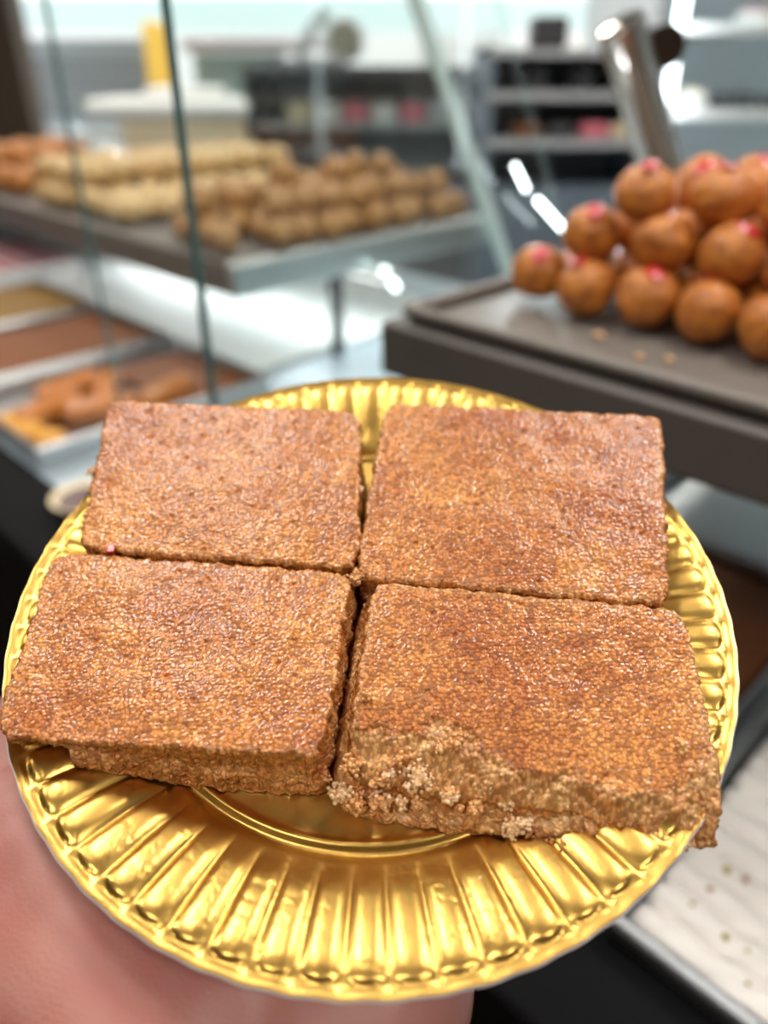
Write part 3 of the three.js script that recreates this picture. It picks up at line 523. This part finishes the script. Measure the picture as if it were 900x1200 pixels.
// little LED sticks fixed along the slanted edge
function ledStick(label, p, q, r) {
  const A = at(...p), B = at(...q), t = thing('led_strip', label, 'led strip', A); part('tube', tubeBetween([0, 0, 0], B.map((v, i) => v - A[i]), r, 10), M.led, t);
  const l = new THREE.PointLight(lin(0.85, 0.98, 1), 0.02); l.shadow.radius = 0.1; l.position.set(...B.map((v, i) => (v - A[i]) / 2)); t.add(l);
}
ledStick('short glowing LED strip higher up on the slanted glass edge', [0.644, 1.414, -0.47], [0.666, 1.391, -0.47], 0.0022);
ledStick('longer glowing LED strip lower on the slanted glass edge', [0.687, 1.379, -0.47], [0.739, 1.345, -0.47], 0.0026);
ledStick('short glowing LED strip below the display shelf', [0.915, 1.202, -0.915], [0.945, 1.166, -0.915], 0.004);

// ---------------------------------------------------------------- background shop fittings
{ // open rack behind
  const t = thing('shop_rack', 'blue-grey rack with dark shelves behind the steel post', 'rack', [0.48, 0, -2.4]);
  part('body', bx(0.44, 1.2, 0.36, 0, 0.6, 0), M.blueGrey, t);
  for (const y of [1.31, 1.42, 1.515]) part('shelf', bx(0.44, 0.018, 0.36, 0, y, 0), M.lightGrey, t);
  part('back_panel', bx(0.44, 0.32, 0.02, 0, 1.36, -0.17), std(lin(0.2, 0.23, 0.27), 0.5), t);
  for (const x of [-0.21, 0.21]) part('upright', bx(0.02, 0.34, 0.34, x, 1.36, 0), M.blueGrey, t);
  single('dark_box', rb(0.09, 0.07, 0.1, 0.012), M.dark, 'small dark box standing on the rack', 'box', [0.42, 1.5595, -2.32]);
  [[0.38, 1.337, M.brownCake], [0.47, 1.337, M.dark], [0.56, 1.337, M.pink], [0.64, 1.337, M.cream]].forEach(([x, y, m], i) => single('boxed_pastry', rb(0.075, 0.034, 0.08, 0.012), m, ['brown', 'dark', 'pink', 'cream'][i] + ' boxed pastry on the rack\'s lower shelf', 'pastry', [x, y, -2.3]));
  [[0.4, M.dark], [0.52, M.dark], [0.64, M.lightGrey]].forEach(([x, m], i) => single('storage_tin', cyl(0.036, 0.036, 0.06), m, ['dark tin at the left end of', 'dark tin in the middle of', 'light grey tin on'][i] + ' the rack\'s middle shelf', 'tin', [x, 1.4595, -2.32]));
}
{ // lit refrigerated cabinet
  const t = thing('display_fridge', 'upright white refrigerated cabinet with glass shelves and vertical lights', 'fridge', [1.475, 0, -2.85]);
  part('back_panel', bx(1.5, 1.3, 0.03, 0, 1.55, -0.42), M.fridge, t); part('base', bx(1.5, 0.95, 0.85, 0, 0.475, 0), M.lightGrey, t);
  part('side_panel', bx(0.03, 1.3, 0.85, -0.735, 1.55, 0), M.fridge, t); part('side_panel', bx(0.03, 1.3, 0.85, 0.735, 1.55, 0), M.fridge, t); part('top', bx(1.5, 0.08, 0.85, 0, 2.24, 0), M.lightGrey, t);
  for (const y of [1.105, 1.355, 1.58, 1.82]) part('shelf', bx(1.44, 0.022, 0.62, 0, y, -0.1), M.white, t);
  for (const x of [-0.655, 0.655]) {
    part('light_tube', cyl(0.012, 0.012, 1.0, x, 1.6, 0.33, 12), M.led, t);
    const l = new THREE.RectAreaLight(lin(0.88, 0.98, 1), 34, 0.024, 1.0); l.position.set(x, 1.6, 0.31); l.rotation.y = x < 0 ? -0.9 : 0.9; l.rotation.y = 0; t.add(l);
  }
  const f2 = dup(t, [3.1, 0, -0.35], [0, -Math.PI / 2, 0], 'second upright refrigerated cabinet standing against the right wall');
  const cakeTop = (label, x, y, z, r, m, h) => { const c = thing('cream_cake', label, 'cake', [x, y, z]); part('sponge', cyl(r, r, h, 0, h / 2, 0, 32), M.white, c); part('topping', cyl(r * 0.85, r * 0.95, 0.008, 0, h + 0.004, 0, 32), m, c); };
  cakeTop('white cream cake with pink topping on the upper fridge shelf', 1.14, 1.591, -2.75, 0.075, M.pink, 0.03);
  cakeTop('pale cream cake on the middle fridge shelf', 0.98, 1.366, -2.78, 0.05, M.cream, 0.045);
  [[1.075, 0.04], [1.15, 0.045], [1.23, 0.04]].forEach(([x, h], i) => single('chocolate_slice', rb(0.05, h, 0.07, 0.006), M.dark, 'dark chocolate slice standing on the middle fridge shelf', 'cake', [x, 1.366 + h / 2, -2.78], 0, 'chocolate slices in the fridge'));
  [[1.05, M.dark], [1.14, M.brownCake], [1.24, M.dark]].forEach(([x, m], i) => single('dark_dessert', cyl(0.035, 0.03, 0.06), m, i === 1 ? 'brown round dessert on the lowest fridge shelf' : 'dark round dessert on the lowest fridge shelf', 'cake', [x, 1.146, -2.75], 0, i === 1 ? undefined : 'desserts in the fridge'));
}
{ // far glazed cabinet with mixed goods, things on top
  const t = thing('far_cabinet', 'dark-framed glazed cabinet behind the heap of brown balls', 'cabinet', [0.0, 0, -3.2]);
  part('base', bx(0.95, 1.1, 0.5, 0, 0.55, 0), M.grey, t); part('top', bx(0.95, 0.03, 0.5, 0, 1.465, 0), M.dark, t); part('back_panel', bx(0.95, 0.35, 0.02, 0, 1.275, -0.24), M.grey, t);
  for (const x of [-0.465, 0.465]) part('post', bx(0.02, 0.35, 0.5, x, 1.275, 0), M.dark, t);
  part('glass', new THREE.PlaneGeometry(0.91, 0.35).translate(0, 1.275, 0.25), M.glass, t);
  part('shelf', bx(0.91, 0.015, 0.42, 0, 1.3, 0), M.lightGrey, t);
  const goods = [[-0.3, M.cream, 'cream'], [-0.2, M.white, 'white'], [-0.1, M.pink, 'pink'], [0.0, M.white, 'plain white'], [0.1, M.pink, 'rose pink'], [0.2, M.lightGrey, 'light grey'], [0.32, M.grey, 'mid grey']];
  goods.forEach(([x, m, c]) => single('goods_box', rb(0.085, 0.06, 0.1, 0.01), m, c + ' box on the shelf inside the dark-framed cabinet', 'box', [x, 1.338, -3.08]));
  [[-0.22, M.cream, 'cream'], [-0.08, M.pink, 'pink'], [0.12, M.lightGrey, 'grey']].forEach(([x, m, c]) => single('goods_packet', rb(0.12, 0.05, 0.1, 0.015), m, c + ' packet low inside the dark-framed cabinet', 'packet', [x, 1.1255, -3.08]));
  const s = thing('dial_scale', 'dark counter scale with sloped arm and round olive dial', 'scale', [-0.17, 1.48, -3.15]);
  part('foot', rb(0.16, 0.03, 0.1, 0.008, -0.04, 0.015, 0), M.grey, s); part('arm', tubeBetween([-0.14, 0.03, 0], [-0.03, 0.17, 0], 0.022, 14), M.grey, s);
  part('dial', new THREE.CylinderGeometry(0.055, 0.055, 0.04, 32).rotateX(Math.PI / 2).translate(0.03, 0.08, 0), std(lin(0.2, 0.19, 0.14), 0.6), s); part('dial_rim', new THREE.TorusGeometry(0.06, 0.012, 10, 32).translate(0.03, 0.08, 0), M.lightGrey, s);
  single('tilted_lid', new THREE.CylinderGeometry(0.16, 0.16, 0.02, 36).scale(1, 1, 0.6), std(lin(0.55, 0.6, 0.72), 0.25, 0.8), 'shiny blue-grey round lid lying in front of the dark-framed cabinet', 'lid', [0.13, 1.14, -2.7], 0);
}
{ // white box with rounded lid
  const t = thing('lidded_box', 'long white box with rounded lid and cream side beyond the glass', 'box', [-0.72, 1.17, -3.1]);
  part('body', rb(0.44, 0.16, 0.3, 0.02, 0.03, 0.08, 0), M.cream, t); part('lid', rb(0.56, 0.06, 0.36, 0.028, -0.02, 0.185, 0), M.white, t); part('lid_ridge', rb(0.26, 0.035, 0.2, 0.016, 0.02, 0.23, 0), M.white, t);
  const s = thing('side_table', 'grey table under the long white lidded box', 'table', [-0.92, 0, -3.1]);
  part('top', bx(0.84, 0.03, 0.6, 0, 1.155, 0), M.grey, s); for (const [x, z] of [[-0.39, -0.27], [0.39, -0.27], [-0.39, 0.27], [0.39, 0.27]]) part('leg', bx(0.04, 1.14, 0.04, x, 0.57, z), M.grey, s);
  [[-1.08, M.greenGrey, 'green-grey'], [-0.95, M.lightGrey, 'light grey']].forEach(([x, m, c]) => single('wrapped_parcel', rb(0.12, 0.08, 0.12, 0.02), m, c + ' parcel on the grey table', 'parcel', [x, 1.2105, -2.92]));
}
// brown pillar and grey beam at the far left
{
  const t = thing('pillar', 'dark brown shop pillar left of the glass divider', 'pillar', [-1.72, 0, -2.95]);
  part('shaft', rb(0.3, 2.7, 0.3, 0.01, 0, 1.35, 0), M.brownWall, t); part('capital', rb(0.6, 0.16, 0.36, 0.01, -0.1, 1.78, 0.02), M.wall, t);
}
// small round lamps
[['round glowing lamp beyond the slanted glass', 0.575, 1.478, -4.6, 0.05], ['round glowing lamp over the pink boxes', 0.045, 1.33, -4.5, 0.05]].forEach(([l, x, y, z, r]) => {
  const t = thing('round_lamp', l, 'lamp', [x, y, z]); part('globe', new THREE.SphereGeometry(r, 20, 14), M.led, t); part('stem', cyl(0.01, 0.01, y - 0.02, 0, -y / 2 - 0.01, 0, 10), M.dark, t);
  const p = new THREE.PointLight(lin(0.85, 0.95, 1), 0.5); t.add(p);
});

// ---------------------------------------------------------------- street beyond the opening
{
  const t = thing('market_awning', 'long white awning across the street beyond the shopfront', 'awning', [-0.6, 0, -7.2]);
  const sl = bx(7, 0.03, 2.0).rotateX(0.5).translate(0, 2.35, -0.7); part('canopy', sl, M.white, t); part('valance', bx(7, 0.22, 0.03, 0, 1.8, 0.2), std(lin(0.62, 0.78, 0.82), 0.7), t);
  for (const x of [-3.3, 3.3]) part('post', cyl(0.03, 0.03, 1.85, x, 0.925, 0.2, 12), M.lightGrey, t);
  const w = thing('roller_shutter', 'grey ribbed roller shutter under the white awning', 'shutter', [-2.45, 0, -7.6]); for (let k = 0; k < 14; k++) part('slat', bx(1.3, 0.11, 0.04, 0, 0.06 + k * 0.118, 0), k % 5 === 3 ? M.lightGrey : M.grey, w);
  single('yellow_post', rb(0.17, 1.75, 0.17, 0.01), M.yellow, 'yellow square post under the white awning', 'post', [-1.78, 0.875, -7.05]);
  const g = thing('green_grey_stall', 'green-grey stall front under the white awning', 'stall', [-1.15, 0, -7.4]); part('panel', bx(0.75, 1.55, 0.05, -0.05, 0.775, 0), M.greenGrey, g); part('door', bx(0.32, 1.5, 0.05, 0.35, 0.75, 0.05), M.grey, g); part('trim_rail', bx(1.2, 0.08, 0.06, 0.1, 1.6, 0.05), std(lin(0.75, 0.55, 0.56), 0.7), g);
  const b = thing('facade', 'pale building across the street beyond the shopfront', 'building', [0, 0, -10.5]);
  part('wall', bx(22, 7, 0.4, 0, 3.5, 0), std(lin(0.74, 0.74, 0.78), 0.85), b);
  for (let k = 0; k < 8; k++) { const wd = part('window', bx(1.0, 1.3, 0.06, -7.7 + k * 2.2, 3.6, 0.2), M.lightGrey, b); part('pane', bx(0.84, 1.12, 0.02, 0, 0, 0.04), M.blueGrey, wd); }
  for (const [x, m] of [[0.9, M.lightGrey], [2.6, M.white]]) { const d = part('door', bx(0.9, 2.1, 0.06, x, 1.05, 0.22), m, b); part('handle', bx(0.04, 0.2, 0.04, 0.35, 0, 0.05), M.dark, d); }
}
renderer.render(scene, camera);
